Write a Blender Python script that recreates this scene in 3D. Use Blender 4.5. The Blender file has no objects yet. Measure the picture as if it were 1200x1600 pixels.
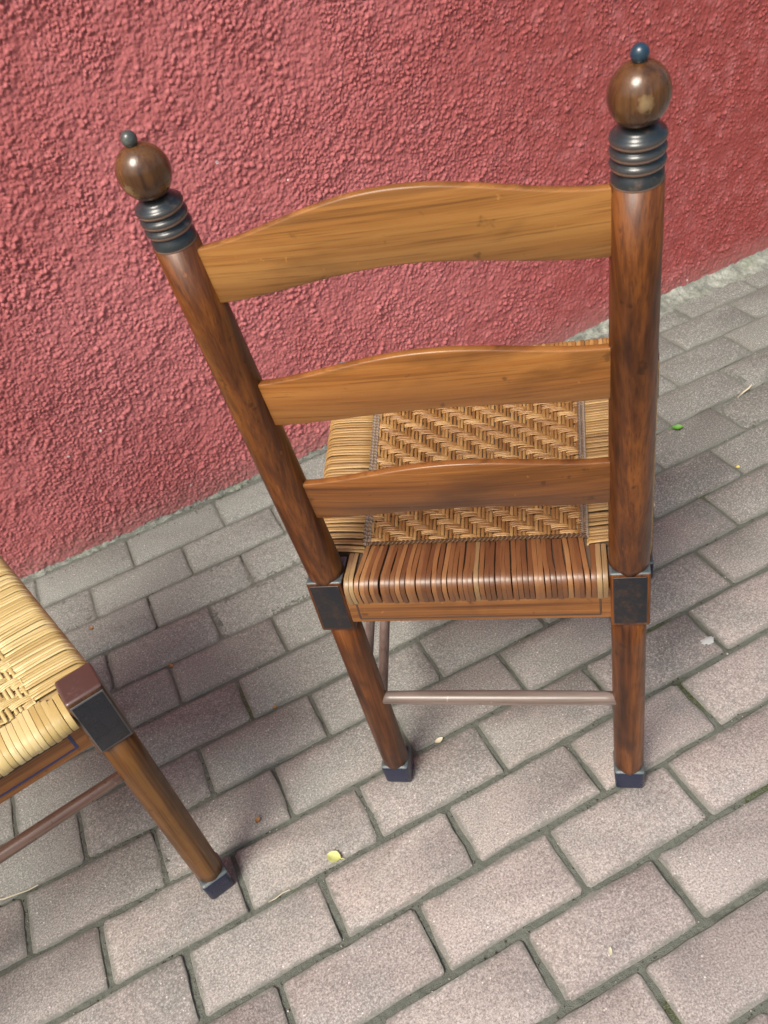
import bpy, bmesh, math, random
import numpy as np
from mathutils import Vector, Matrix

random.seed(7)
RNG = np.random.default_rng(11)
S = bpy.context.scene
C = S.collection

# ------------------------------------------------------------------ camera, sky, sun, exposure
cd = bpy.data.cameras.new('camera'); cam = bpy.data.objects.new('camera', cd); C.objects.link(cam)
Rrow = ((0.88999421, -0.41347031, -0.1922306), (-0.40945725, -0.53920418, -0.73593723), (0.20063665, 0.73369009, -0.64918702))
r0, r1, r2 = (Vector(r) for r in Rrow)
m = Matrix((r0, -r1, -r2)).transposed().to_4x4()
m.translation = Vector((-0.2491, -0.7212, 1.1089))
cam.matrix_world = m
cd.sensor_fit = 'VERTICAL'; cd.sensor_height = 36.0; cd.sensor_width = 27.0
cd.lens = 36 * 1318.3 / 1600
cd.clip_start = 0.02; cd.clip_end = 200
cd.dof.use_dof = True; cd.dof.focus_distance = 0.92; cd.dof.aperture_fstop = 13
S.camera = cam

SUN_EL, SUN_AZ = math.radians(52), math.radians(232)
world = bpy.data.worlds.new('World'); S.world = world; world.use_nodes = True
wn = world.node_tree
sky = wn.nodes.new('ShaderNodeTexSky'); sky.sky_type = 'NISHITA'; sky.sun_disc = False
sky.sun_elevation = SUN_EL; sky.sun_rotation = SUN_AZ
sky.air_density = 1.0; sky.dust_density = 6.0; sky.ozone_density = 0.6
wn.nodes['Background'].inputs[1].default_value = 0.062
wn.links.new(sky.outputs[0], wn.nodes['Background'].inputs[0])
sd = bpy.data.lights.new('sun', 'SUN'); sd.energy = 1.5; sd.angle = math.radians(26); sd.color = (1.0, 0.95, 0.86)
sun = bpy.data.objects.new('sun', sd); C.objects.link(sun)
to_sun = Vector((math.sin(SUN_AZ) * math.cos(SUN_EL), math.cos(SUN_AZ) * math.cos(SUN_EL), math.sin(SUN_EL)))
sun.rotation_euler = to_sun.to_track_quat('Z', 'Y').to_euler()
sun.location = to_sun * 10
S.view_settings.view_transform = 'Standard'; S.view_settings.look = 'None'
S.view_settings.gamma = 1; S.view_settings.use_curve_mapping = False
S.view_settings.exposure = 1.22

# ------------------------------------------------------------------ helpers
def link(o, parent=None, kind=None, label=None, cat=None, group=None):
    C.objects.link(o)
    if parent: o.parent = parent
    if kind: o['kind'] = kind
    if label: o['label'] = label
    if cat: o['category'] = cat
    if group: o['group'] = group
    return o

def mk(name, v, f, mat, parent=None, smooth=True, **kw):
    me = bpy.data.meshes.new(name)
    me.from_pydata([tuple(p) for p in v], [], f)
    for q in (mat if isinstance(mat, (list, tuple)) else [mat]): me.materials.append(q)
    if smooth: me.polygons.foreach_set('use_smooth', [True] * len(me.polygons))
    me.update()
    return link(bpy.data.objects.new(name, me), parent, **kw)

def mk_bm(name, bm, mat, parent=None, smooth=False, **kw):
    me = bpy.data.meshes.new(name); bm.to_mesh(me); bm.free()
    for q in (mat if isinstance(mat, (list, tuple)) else [mat]): me.materials.append(q)
    if smooth: me.polygons.foreach_set('use_smooth', [True] * len(me.polygons))
    return link(bpy.data.objects.new(name, me), parent, **kw)

def mk_grid(name, P, mat, keep=None, **kw):
    """P: (nx, ny, 3) array of points -> quad sheet, built fast"""
    nx, ny = P.shape[:2]
    me = bpy.data.meshes.new(name)
    idx = np.arange(nx * ny).reshape(nx, ny)
    q = np.stack([idx[:-1, :-1], idx[1:, :-1], idx[1:, 1:], idx[:-1, 1:]], -1).reshape(-1, 4)
    V = P.reshape(-1, 3)
    if keep is not None:
        q = q[keep.reshape(-1)]
        used = np.unique(q); rem = np.zeros(nx * ny, int); rem[used] = np.arange(len(used))
        V = V[used]; q = rem[q]
    me.vertices.add(len(V)); me.vertices.foreach_set('co', V.astype(np.float32).ravel())
    n = len(q)
    me.loops.add(n * 4); me.loops.foreach_set('vertex_index', q.astype(np.int32).ravel())
    me.polygons.add(n)
    me.polygons.foreach_set('loop_start', np.arange(0, n * 4, 4, dtype=np.int32))
    me.polygons.foreach_set('use_smooth', np.ones(n, dtype=bool))
    me.update(calc_edges=True); me.validate()
    me.materials.append(mat)
    return link(bpy.data.objects.new(name, me), **kw)

def hash2(ix, iy, k):
    h = (ix.astype(np.int64) * 374761393 + iy.astype(np.int64) * 668265263 + k * 1442695041) & 0xFFFFFFFF
    h = ((h ^ (h >> 13)) * 1274126177) & 0xFFFFFFFF
    h = ((h ^ (h >> 16)) * 2246822519) & 0xFFFFFFFF
    h ^= h >> 15
    return (h & 0xFFFFFF) / float(0x1000000)

def vnoise(x, y, k=0):
    ix, iy = np.floor(x), np.floor(y); fx, fy = x - ix, y - iy
    fx = fx * fx * (3 - 2 * fx); fy = fy * fy * (3 - 2 * fy)
    ix = ix.astype(np.int64); iy = iy.astype(np.int64)
    a = hash2(ix, iy, k); b = hash2(ix + 1, iy, k); c = hash2(ix, iy + 1, k); d = hash2(ix + 1, iy + 1, k)
    return a * (1 - fx) * (1 - fy) + b * fx * (1 - fy) + c * (1 - fx) * fy + d * fx * fy

def fbm(x, y, k=0, o=4):
    s = 0; a = .5
    for i in range(o):
        s = s + a * vnoise(x, y, k + i * 7); x = x * 2.03 + 13.7; y = y * 2.03 + 5.1; a *= .5
    return s

def lumps(X, Z, cell, rmin, rmax, k, keep=1.0):
    """uneven round blobs thrown onto a plane: height of the tallest blob at each point"""
    out = np.zeros_like(X)
    bx = np.floor(X / cell).astype(np.int64); bz = np.floor(Z / cell).astype(np.int64)
    for dx in (-1, 0, 1):
        for dz in (-1, 0, 1):
            cx, cz = bx + dx, bz + dz
            px = (cx + hash2(cx, cz, k)) * cell; pz = (cz + hash2(cx, cz, k + 1)) * cell
            r = rmin + (rmax - rmin) * hash2(cx, cz, k + 2) ** 1.5
            hh = .35 + .65 * hash2(cx, cz, k + 3)
            hh = hh * (hash2(cx, cz, k + 4) < keep)
            d2 = ((X - px) ** 2 + (Z - pz) ** 2) / r ** 2
            out = np.maximum(out, hh * (r / rmax) * np.maximum(0, 1 - d2) ** .5)
    return out

# node helpers
class NT:
    def __init__(s, name):
        s.mat = bpy.data.materials.new(name); s.mat.use_nodes = True
        s.t = s.mat.node_tree; s.b = s.t.nodes['Principled BSDF']
    def n(s, ty, ins=None, **props):
        nd = s.t.nodes.new('ShaderNode' + ty)
        for k, v in props.items(): setattr(nd, k, v)
        for k, v in (ins or {}).items(): s.set(nd.inputs[k], v)
        return nd
    def set(s, sock, v):
        if isinstance(v, bpy.types.NodeSocket): s.t.links.new(v, sock)
        else: sock.default_value = v
    def math(s, op, a, b=0.0, c=None, clamp=False):
        nd = s.n('Math', operation=op, use_clamp=clamp); s.set(nd.inputs[0], a); s.set(nd.inputs[1], b)
        if c is not None: s.set(nd.inputs[2], c)
        return nd.outputs[0]
    def mix(s, fac, a, b, mode='MIX'):
        nd = s.n('MixRGB', blend_type=mode)
        for i, v in enumerate((fac, a, b)):
            if not isinstance(v, bpy.types.NodeSocket) and i and len(v) == 3: v = (*v, 1)
            s.set(nd.inputs[i], v)
        return nd.outputs[0]
    def ramp(s, fac, stops, interp='LINEAR'):
        nd = s.n('ValToRGB'); cr = nd.color_ramp; cr.interpolation = interp
        while len(cr.elements) < len(stops): cr.elements.new(.5)
        for e, (p, c) in zip(cr.elements, stops):
            e.position = p; e.color = (*c, 1) if len(c) == 3 else c
        s.set(nd.inputs[0], fac); return nd.outputs[0]
    def step(s, v, lo, hi):
        nd = s.n('MapRange', interpolation_type='SMOOTHSTEP'); s.set(nd.inputs[0], v)
        s.set(nd.inputs[1], lo); s.set(nd.inputs[2], hi); return nd.outputs[0]
    def noise(s, vec, scale, detail=4, rough=.55, dist=0.0):
        return s.n('TexNoise', {'Vector': vec, 'Scale': scale, 'Detail': detail, 'Roughness': rough, 'Distortion': dist}).outputs[0]
    def scaled(s, vec, sc):
        return s.n('VectorMath', {0: vec, 1: sc}, operation='MULTIPLY').outputs[0]
    def bump(s, h, strength, dist):
        nd = s.n('Bump', {'Height': h, 'Strength': strength, 'Distance': dist}); return nd.outputs[0]
    def out(s, **kw):
        for k, v in kw.items(): s.set(s.b.inputs[k.replace('_', ' ')], v if isinstance(v, bpy.types.NodeSocket) or not isinstance(v, tuple) or len(v) == 4 else (*v, 1))
        return s.mat

def objvec(s):
    """object coordinates, shifted per object so that copies do not share their grain"""
    tc = s.n('TexCoord').outputs['Object']; r = s.n('ObjectInfo').outputs['Random']
    sh = s.n('CombineXYZ', {0: s.math('MULTIPLY', r, 3.1), 1: s.math('MULTIPLY', r, 7.7), 2: s.math('MULTIPLY', r, 5.3)}).outputs[0]
    return s.n('VectorMath', {0: tc, 1: sh}, operation='ADD').outputs[0]

def wood(name, dark, mid, light, axis='Z', rough=.3, blotch=.6, coat=.25):
    s = NT(name); v = objvec(s)
    def al(across, along):
        return {'X': (along, across * .12, across), 'Y': (across, along, across), 'Z': (across, across, along)}[axis]
    g1 = s.noise(s.scaled(v, al(46, 1.3)), 1, 5, .6, .12); g2 = s.noise(s.scaled(v, al(210, 3.2)), 1, 4, .62, .1)
    g = s.math('ADD', s.math('MULTIPLY', g1, .56), s.math('MULTIPLY', g2, .44))
    base = s.ramp(g, [(.34, dark), (.48, mid), (.62, light)])
    st = s.noise(s.scaled(v, al(520, 12)), 1, 3, .6)
    base = s.mix(s.math('MULTIPLY', s.step(st, .52, .70), .55), base, dark)
    bl = s.noise(s.scaled(v, al(13, 6)), 1, 4, .6, .5)
    base = s.mix(s.math('MULTIPLY', s.step(bl, .5, .72), blotch), base, tuple(c * .5 for c in dark))
    pit = s.noise(v, 60, 3, .5)
    base = s.mix(s.math('MULTIPLY', s.step(pit, .66, .74), .55), base, tuple(c * .4 for c in dark))
    sc = s.noise(s.scaled(v, (170, 45, 90)), 1, 2, .5)
    base = s.mix(s.math('MULTIPLY', s.step(sc, .72, .78), .3), base, tuple(min(1, c * 1.9) for c in light))
    ro = s.math('ADD', s.math('MULTIPLY', s.noise(v, 45, 3), .28), rough - .12)
    return s.out(Base_Color=base, Roughness=ro, Coat_Weight=coat, Coat_Roughness=.22, Specular_IOR_Level=.38,
                 Normal=s.bump(s.math('ADD', st, g), .12, .0012))

def paint(name, col, worn, rough=.4, amount=.35, coat=0.1):
    s = NT(name); v = objvec(s)
    n1 = s.noise(v, 55, 5, .65); n2 = s.noise(v, 240, 3, .6)
    c = s.mix(s.step(s.math('ADD', s.math('MULTIPLY', n1, .7), s.math('MULTIPLY', n2, .3)), .60 - .2 * amount, .70), col, worn)
    c = s.mix(s.math('MULTIPLY', s.noise(v, 18, 3), .5), c, tuple(k * .5 for k in col))
    pt = s.n('NewGeometry').outputs['Pointiness']
    c = s.mix(s.math('MULTIPLY', s.step(pt, .53, .60), .75), c, worn)
    return s.out(Base_Color=c, Roughness=s.math('ADD', s.math('MULTIPLY', n1, .3), rough - .15), Coat_Weight=coat,
                 Normal=s.bump(n2, .12, .001))

def cane(name, stops, rough=.38, fibre_axis='Z', dirt=.5):
    s = NT(name)
    tc = s.n('TexCoord').outputs['Object']
    isl = s.n('NewGeometry').outputs['Random Per Island']; r = s.n('ObjectInfo').outputs['Random']
    rnd = s.math('FRACT', s.math('ADD', s.math('MULTIPLY', isl, 5.3), s.math('MULTIPLY', r, 9.7)))
    sh = s.n('CombineXYZ', {0: rnd, 1: s.math('MULTIPLY', rnd, 3.3), 2: rnd}).outputs[0]
    v = s.n('VectorMath', {0: tc, 1: sh}, operation='ADD').outputs[0]
    lg = {'X': (18, 420, 420), 'Y': (420, 18, 60)}.get(fibre_axis, (420, 420, 18))
    fib = s.noise(s.scaled(v, lg), 1, 3, .6)
    blot = s.noise(v, 34, 4, .6)
    t = s.math('ADD', s.math('MULTIPLY', rnd, .62), s.math('ADD', s.math('MULTIPLY', blot, .34), s.math('MULTIPLY', fib, .22)))
    c = s.ramp(s.math('SUBTRACT', t, .12), stops)
    c = s.mix(s.math('MULTIPLY', s.step(fib, .55, .75), dirt), c, tuple(k * .45 for k in stops[0][1]))
    return s.out(Base_Color=c, Roughness=s.math('ADD', s.math('MULTIPLY', blot, .3), rough - .12), Coat_Weight=.15, Coat_Roughness=.25,
                 Normal=s.bump(fib, .3, .0008))

def plain(name, col, rough=.6, var=.25, scale=60, **kw):
    s = NT(name); v = objvec(s); n = s.noise(v, scale, 4, .6)
    c = s.mix(n, tuple(k * (1 - var) for k in col), tuple(min(1, k * (1 + var)) for k in col))
    return s.out(Base_Color=c, Roughness=rough, Normal=s.bump(n, .2, .001), **kw)

# ------------------------------------------------------------------ setting: materials
def mat_wall():
    s = NT('red_stucco'); P = s.n('NewGeometry').outputs['Position']
    xyz = s.n('SeparateXYZ', {0: P}); X, Z = xyz.outputs[0], xyz.outputs[2]
    big = s.noise(P, 2.2, 4, .55); med = s.noise(P, 26, 5, .65); fine = s.noise(P, 420, 3, .6)
    red = s.mix(s.step(big, .3, .7), (.375, .104, .104), (.450, .148, .152))
    red = s.mix(s.math('MULTIPLY', s.step(X, .15, 1.1), .75), red, (.245, .043, .036))  # brick-red paint to the right, with the dimmer light there painted into it
    red = s.mix(s.math('MULTIPLY', s.step(med, .45, .72), .5), red, (.46, .165, .170))
    pt = s.n('NewGeometry').outputs['Pointiness']
    red = s.mix(s.math('MULTIPLY', s.step(pt, .50, .60), .35), red, (.50, .22, .22))
    # rubbed chips and flecks of white lime
    fl = s.n('TexVoronoi', {'Vector': P, 'Scale': 26.0}, feature='F1')
    pick = s.math('GREATER_THAN', s.n('SeparateXYZ', {0: fl.outputs['Color']}).outputs[0], .965)
    red = s.mix(s.math('MULTIPLY', s.math('LESS_THAN', fl.outputs['Distance'], .075), pick), red, (.75, .66, .64))
    # splash dirt low on the wall, then the bare cement edge
    edge = s.math('ADD', s.math('MULTIPLY', s.step(X, .6, 1.0), .012), .006)
    hz = s.math('ADD', Z, s.math('MULTIPLY', s.math('SUBTRACT', med, .5), .05))
    dirt = s.math('MULTIPLY', s.math('SUBTRACT', 1, s.step(hz, .005, .075)), s.step(s.noise(P, 70, 4, .7), .42, .62))
    red = s.mix(s.math('MULTIPLY', dirt, .55), red, (.12, .085, .075))
    dust = s.math('MULTIPLY', s.math('SUBTRACT', 1, s.step(hz, .0, .10)), .35)
    red = s.mix(dust, red, (.40, .20, .19))
    hz2 = s.math('ADD', Z, s.math('MULTIPLY', s.math('SUBTRACT', s.noise(P, 55, 4, .7), .5), .035))
    bare = s.math('LESS_THAN', hz2, edge)
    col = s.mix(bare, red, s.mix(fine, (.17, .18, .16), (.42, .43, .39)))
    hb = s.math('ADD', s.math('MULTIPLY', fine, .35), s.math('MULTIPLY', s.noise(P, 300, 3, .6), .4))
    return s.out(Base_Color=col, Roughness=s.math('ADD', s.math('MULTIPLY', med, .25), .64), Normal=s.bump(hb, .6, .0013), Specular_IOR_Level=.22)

def mat_paver():
    s = NT('concrete_paver'); P = s.n('NewGeometry').outputs['Position']
    oi = s.n('ObjectInfo'); r = oi.outputs['Random']; Y = s.n('SeparateXYZ', {0: P}).outputs[1]
    base = s.ramp(r, [(0, (.285, .252, .238)), (.3, (.370, .314, .292)), (.55, (.330, .299, .280)), (.8, (.375, .318, .294)), (1, (.385, .346, .320))])
    n1 = s.noise(P, 9, 5, .6); n2 = s.noise(P, 45, 4, .65)
    base = s.mix(s.math('MULTIPLY', s.step(n1, .45, .72), .5), base, (.235, .228, .228))
    base = s.mix(s.math('MULTIPLY', s.step(n2, .48, .7), .30), base, (.41, .36, .34))
    dk = s.noise(P, 4.5, 5, .65, .6)
    base = s.mix(s.math('MULTIPLY', s.step(dk, .48, .72), .34), base, (.135, .128, .122))
    # grey green film, thicker towards the wall where the rain does not wash
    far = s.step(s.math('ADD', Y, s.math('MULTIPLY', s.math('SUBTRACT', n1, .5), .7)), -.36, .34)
    base = s.mix(s.math('MULTIPLY', far, .93), base, s.mix(s.step(s.n('SeparateXYZ', {0: P}).outputs[0], -.15, .75), s.mix(n2, (.178, .205, .182), (.252, .282, .252)), s.mix(n2, (.106, .124, .108), (.162, .184, .160))))  # film tint darkens to the right: the light falling off there is painted in
    # sand grains
    g1 = s.noise(P, 380, 4, .8); g2 = s.noise(P, 950, 2, .6)
    base = s.mix(s.math('MULTIPLY', s.step(g1, .50, .64), .75), base, (.56, .51, .49))
    base = s.mix(s.math('MULTIPLY', s.step(g1, .50, .37), .72), base, (.12, .105, .105))
    vz = s.n('TexVoronoi', {'Vector': P, 'Scale': 150.0}, feature='F1')
    pk = s.math('GREATER_THAN', s.n('SeparateXYZ', {0: vz.outputs['Color']}).outputs[1], .90)
    base = s.mix(s.math('MULTIPLY', s.math('LESS_THAN', vz.outputs['Distance'], .16), pk), base, (.66, .62, .58))
    lo = s.n('SeparateXYZ', {0: s.n('TexCoord').outputs['Object']})
    ed = s.math('MAXIMUM', s.math('SUBTRACT', s.math('ABSOLUTE', lo.outputs[0]), .1), s.math('SUBTRACT', s.math('ABSOLUTE', lo.outputs[1]), .05))
    ed = s.step(s.math('ADD', ed, s.math('MULTIPLY', s.math('SUBTRACT', s.noise(P, 70, 4, .7), .5), .020)), -.0085, -.0010)
    base = s.mix(s.math('MULTIPLY', ed, .75), base, s.mix(n2, (.115, .120, .102), (.20, .205, .180)))
    st = s.step(s.noise(P, 6.5, 5, .7, 1.0), .64, .74)
    base = s.mix(s.math('MULTIPLY', st, .35), base, (.46, .42, .39))
    h = s.math('ADD', s.math('MULTIPLY', g1, .7), s.math('ADD', s.math('MULTIPLY', g2, .4), n2))
    return s.out(Base_Color=base, Roughness=.82, Normal=s.bump(h, .5, .0016), Specular_IOR_Level=.35)

def mat_sand():
    s = NT('joint_sand'); P = s.n('NewGeometry').outputs['Position']; Y = s.n('SeparateXYZ', {0: P}).outputs[1]
    n1 = s.noise(P, 14, 4, .6); n2 = s.noise(P, 160, 4, .7); n3 = s.noise(P, 700, 2, .6)
    c = s.mix(n2, (.085, .094, .078), (.185, .198, .170))
    far = s.step(Y, .0, .6)
    c = s.mix(s.math('MULTIPLY', far, .8), c, s.mix(n2, (.115, .122, .105), (.215, .222, .198)))
    c = s.mix(s.step(n2, .60, .70), c, (.022, .022, .018))
    spots = s.step(n1, .62, .70)
    for mx, my in ((-.30, .255), (-.30, .225), (.274, -.300), (.300, -.120), (.300, -.145), (.34, 0.0), (.60, .20), (0, -.465)):
        d = s.n('VectorMath', {0: P, 1: (mx, my, 0)}, operation='DISTANCE').outputs['Value']
        spots = s.math('MAXIMUM', spots, s.math('SUBTRACT', 1, s.step(d, .012, .034)))
    moss = s.math('MULTIPLY', spots, s.step(n3, .35, .6))
    c = s.mix(s.math('MULTIPLY', moss, .9), c, s.mix(n3, (.030, .042, .010), (.080, .100, .024)))
    return s.out(Base_Color=c, Roughness=.95, Normal=s.bump(s.math('ADD', n2, n3), .7, .003), Specular_IOR_Level=.2)

M = {}
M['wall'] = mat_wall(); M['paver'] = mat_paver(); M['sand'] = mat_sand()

def mat_mortar():
    s = NT('cement_mortar'); P = s.n('NewGeometry').outputs['Position']
    n1 = s.noise(P, 30, 5, .7); n2 = s.noise(P, 260, 3, .65)
    c = s.ramp(n1, [(.3, (.085, .092, .078)), (.48, (.20, .215, .185)), (.68, (.37, .39, .345))])
    c = s.mix(s.math('MULTIPLY', s.step(n2, .55, .7), .7), c, (.07, .075, .06))
    c = s.mix(s.math('MULTIPLY', s.step(s.noise(P, 12, 4, .6), .55, .68), .5), c, (.16, .19, .12))
    return s.out(Base_Color=c, Roughness=.92, Normal=s.bump(s.math('ADD', n1, n2), .7, .003))
M['mortar'] = mat_mortar()
M['earth'] = plain('packed_earth', (.13, .12, .10), .95, .3, 8)

# ------------------------------------------------------------------ ground, pavement, wall
v = [(-60, -60, -.06), (60, -60, -.06), (60, 60, -.06), (-60, 60, -.06)]
mk('ground', v, [(0, 1, 2, 3)], M['earth'], smooth=False, kind='structure')

WALL_Y = .815
PX0, PX1 = -1.12, 1.72           # pavers laid one by one
ROWS = range(-8, 7)              # row r spans y = -r*.1 (near edge of r+1) .. ; r=-8 touches the wall

def gap_at(y):
    return .0078 - .0058 * min(1, max(0, (y + .15) / .75))

def joint_x(k, r):               # vertical joint k of row r, with the layer's small errors
    rr = random.Random(k * 131 + r * 977)
    off = 0.0 if r % 2 == 0 else .1
    return k * .2 + off + rr.uniform(-.0035, .0035)

def paver_mesh(i):
    rr = random.Random(400 + i)
    L, W, R = .1, .05, .0045
    out = []
    for cx, cy, a0 in ((L - R, W - R, 0), (-L + R, W - R, 90), (-L + R, -W + R, 180), (L - R, -W + R, 270)):
        k = rr.uniform(.7, 1.9)
        ex, ey = math.copysign(L - R * k, cx), math.copysign(W - R * k, cy)
        for a in (8, 45, 82):
            t = math.radians(a0 + a); out.append((ex + R * k * math.cos(t), ey + R * k * math.sin(t)))
        n = 6 if a0 in (0, 180) else 3
        for j in range(1, n):     # points along the following side, nibbled
            f = j / n
            if a0 == 0: out.append((L - 2 * L * f, W + rr.gauss(0, .0009)))
            elif a0 == 90: out.append((-L + rr.gauss(0, .0006), W - 2 * W * f))
            elif a0 == 180: out.append((-L + 2 * L * f, -W + rr.gauss(0, .0006)))
            else: out.append((L + rr.gauss(0, .0006), -W + 2 * W * f))
    n = len(out); vs, fs = [], []
    rings = [(1.0, -.05), (1.0, -.0030), (-.0007, -.0008), (-.0020, 0.0)]
    for q, z in rings:
        for (x, y) in out:
            if q == 1.0: vs.append((x, y, z))
            else:
                d = q + (rr.gauss(0, .0007) if z < 0 else rr.gauss(0, .0009))
                vs.append((x + math.copysign(1, x) * d * min(1, abs(x) / (L * .9)), y + math.copysign(1, y) * d * min(1, abs(y) / (W * .9)), z + (rr.gauss(0, .0003) if z < 0 else 0)))
    for k in range(3):
        for i2 in range(n):
            j2 = (i2 + 1) % n
            fs.append((k * n + i2, k * n + j2, (k + 1) * n + j2, (k + 1) * n + i2))
    fs.append(tuple(3 * n + i2 for i2 in range(n)))
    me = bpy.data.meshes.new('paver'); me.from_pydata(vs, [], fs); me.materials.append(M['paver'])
    me.polygons.foreach_set('use_smooth', [True] * len(me.polygons)); me.set_sharp_from_angle(angle=math.radians(50))
    return me
PM = [paver_mesh(i) for i in range(10)]

pavement = link(bpy.data.objects.new('pavement', None), kind='structure')
for r in ROWS:
    y0, y1 = -(r + 1) * .1, -r * .1
    yc = (y0 + y1) / 2; g = gap_at(yc)
    for k in range(-8, 10):
        xa, xb = joint_x(k, r), joint_x(k + 1, r)
        if xb < PX0 or xa > PX1: continue
        me = PM[(k * 7 + r * 3 + k * k) % 10]
        o = bpy.data.objects.new('paver', me)
        gx = max(.0016, g * random.uniform(.75, 1.2)); gy = max(.0016, g * random.uniform(.8, 1.15))
        o.scale = ((xb - xa - gx) / .2 * random.choice((1, -1)), (.1 - gy) / .1, 1)
        if o.scale[0] < 0: o.scale = (-o.scale[0], o.scale[1], 1); flip = math.pi
        else: flip = 0
        o.location = ((xa + xb) / 2, yc + random.uniform(-.001, .001), random.uniform(-.0013, .0010))
        o.rotation_euler = (random.gauss(0, .0045), random.gauss(0, .0035), flip + random.gauss(0, .004))
        link(o, pavement)
# the rest of the paving, out of the picture: the same pavers joined in one part
vs, fs = [], []
base = PM[0]; bv = [tuple(q.co) for q in base.vertices]; bf = [tuple(p.vertices) for p in base.polygons]
for r in range(-8, 30):
    for k in range(-17, 18):
        xa, xb = joint_x(k, r), joint_x(k + 1, r)
        if r in ROWS and not (xb < PX0 or xa > PX1): continue
        n = len(vs); yc = -(r + .5) * .1
        vs += [(x * (xb - xa - .009) / .2 + (xa + xb) / 2, y * .91 + yc, z) for x, y, z in bv]
        fs += [tuple(i + n for i in f) for f in bf]
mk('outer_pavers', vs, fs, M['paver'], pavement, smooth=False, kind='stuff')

# sand and dirt in the joints
def joint_sand():
    st = .0022
    xs = np.arange(PX0 - .05, PX1 + .05, st); ys = np.arange(-.72, .816, st)
    X, Y = np.meshgrid(xs, ys, indexing='ij')
    far = np.clip((Y + .15) / .75, 0, 1)
    Z = -.0026 + .0014 * far + .0024 * (fbm(X * 60, Y * 60, 3) - .5) * (1 - .5 * far) + .0022 * (vnoise(X * 330, Y * 330, 9) - .5)
    pit = vnoise(X * 22, Y * 22, 21); Z -= .004 * np.clip((pit - .68) / .2, 0, 1)
    row = np.floor(-Y / .1); dy = np.abs(((-Y / .1) - np.round(-Y / .1)) * .1)
    u = (X - np.where(row % 2 == 0, 0, .1)) / .2; dx = np.abs(u - np.round(u)) * .2
    near = (dy < .013) | (dx < .014) | (Y > .79)
    keep = near[:-1, :-1] | near[1:, 1:]
    mk_grid('joint_sand', np.stack([X, Y, Z], -1), M['sand'], keep=keep, parent=pavement, kind='stuff')
joint_sand()
mk('sand_bed', [(-3.6, -3.2, -.0085), (3.8, -3.2, -.0085), (3.8, .83, -.0085), (-3.6, .83, -.0085)], [(0, 1, 2, 3)], M['sand'], pavement, smooth=False)

# the rough-cast wall
wall = link(bpy.data.objects.new('stucco_wall', None), label='red painted rough stucco wall rising behind both chairs', cat='wall')
wall.location = (0, WALL_Y, 0)
def build_wall():
    fx = np.arange(-.80, 1.46, .0017); fz = np.arange(-.004, 1.04, .0017)
    xs = np.concatenate([-.80 - np.cumsum(np.linspace(.01, .3, 18))[::-1], fx, 1.46 + np.cumsum(np.linspace(.01, .3, 18))])
    zs = np.concatenate([[-.05, -.02], fz, 1.04 + np.cumsum(np.linspace(.01, .2, 14))])
    X, Z = np.meshgrid(xs, zs, indexing='ij')
    mask = np.clip((X + .80) / .05, 0, 1) * np.clip((1.45 - X) / .05, 0, 1) * np.clip((1.03 - Z) / .05, 0, 1)
    wx = X + .0012 * (fbm(X * 160, Z * 160, 31) - .5); wz = Z + .0012 * (fbm(X * 160, Z * 160, 37) - .5)
    keep = np.clip(.95 - .62 * np.clip((X - .05) / .75, 0, 1) + .8 * (fbm(X * 6, Z * 6, 47) - .5), .25, 1)
    a = lumps(wx, wz, .0082, .0019, .0055, 1, keep); b = lumps(wx + .3, wz, .0051, .0015, .0037, 5, keep); c = lumps(wx, wz + .2, .0040, .0014, .0030, 9, keep)
    dens = np.clip(fbm(X * 22, Z * 22, 41) * 2.8 - .75, .1, 1.15); dens2 = np.clip(fbm(X * 9 + 4, Z * 9, 45) * 2.4 - .45, .35, 1.1)
    rough = 1.0 - .35 * np.clip((X - .35) / .8, 0, 1)          # trowelled flatter to the right
    H = np.maximum(np.maximum(.0066 * a * dens, .0044 * b * dens2), .0033 * c * dens2) + .0012 * b + .0034 * (fbm(X * 170, Z * 170, 91, 3) - .5) + .0052 * (fbm(X * 24, Z * 24, 51) - .5) + .0045 * (fbm(X * 7, Z * 7, 61) - .5)
    low = np.clip(Z / .06, 0, 1)
    H = H * rough * (.45 + .55 * low) + .004 * (1 - low) * (fbm(X * 40, Z * 40, 71) - .5)
    Y = -H * mask - .001
    P = np.stack([X, Y, Z], -1)
    mk_grid('plaster', P[:, ::-1][::-1].copy() if False else P, M['wall'], parent=wall)
build_wall()
bm = bmesh.new(); bmesh.ops.create_cube(bm, size=1, matrix=Matrix.Translation((.33, .13, 1.2)) @ Matrix.Diagonal((7.2, .24, 2.5, 1)))
mk_bm('wall_core', bm, M['mortar'], wall)

def mortar_fillet():
    xs = np.arange(-.85, 1.5, .0025); t = np.linspace(0, 1, 26)
    X, T = np.meshgrid(xs, t, indexing='ij')
    k = np.clip((X - .62) / .35, 0, 1); k = k * k * (3 - 2 * k)
    w = .008 + .046 * k + .020 * (fbm(X * 22, X * 0, 81) - .5) + .010 * (vnoise(X * 110, X * 0, 82) - .5)
    h = .006 + .013 * k + .010 * (fbm(X * 25, X * 0 + 3, 83) - .5)
    Y = -w * (1 - T) + .002
    Z = .0008 + h * T ** 1.6 + .0075 * np.minimum(1, 4 * T) * (fbm(X * 90, T * 5 + 2, 84) - .45) - .006 * (T < .02)
    mk_grid('mortar_fillet', np.stack([X, Y, Z], -1), M['mortar'], parent=wall)
mortar_fillet()

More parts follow.
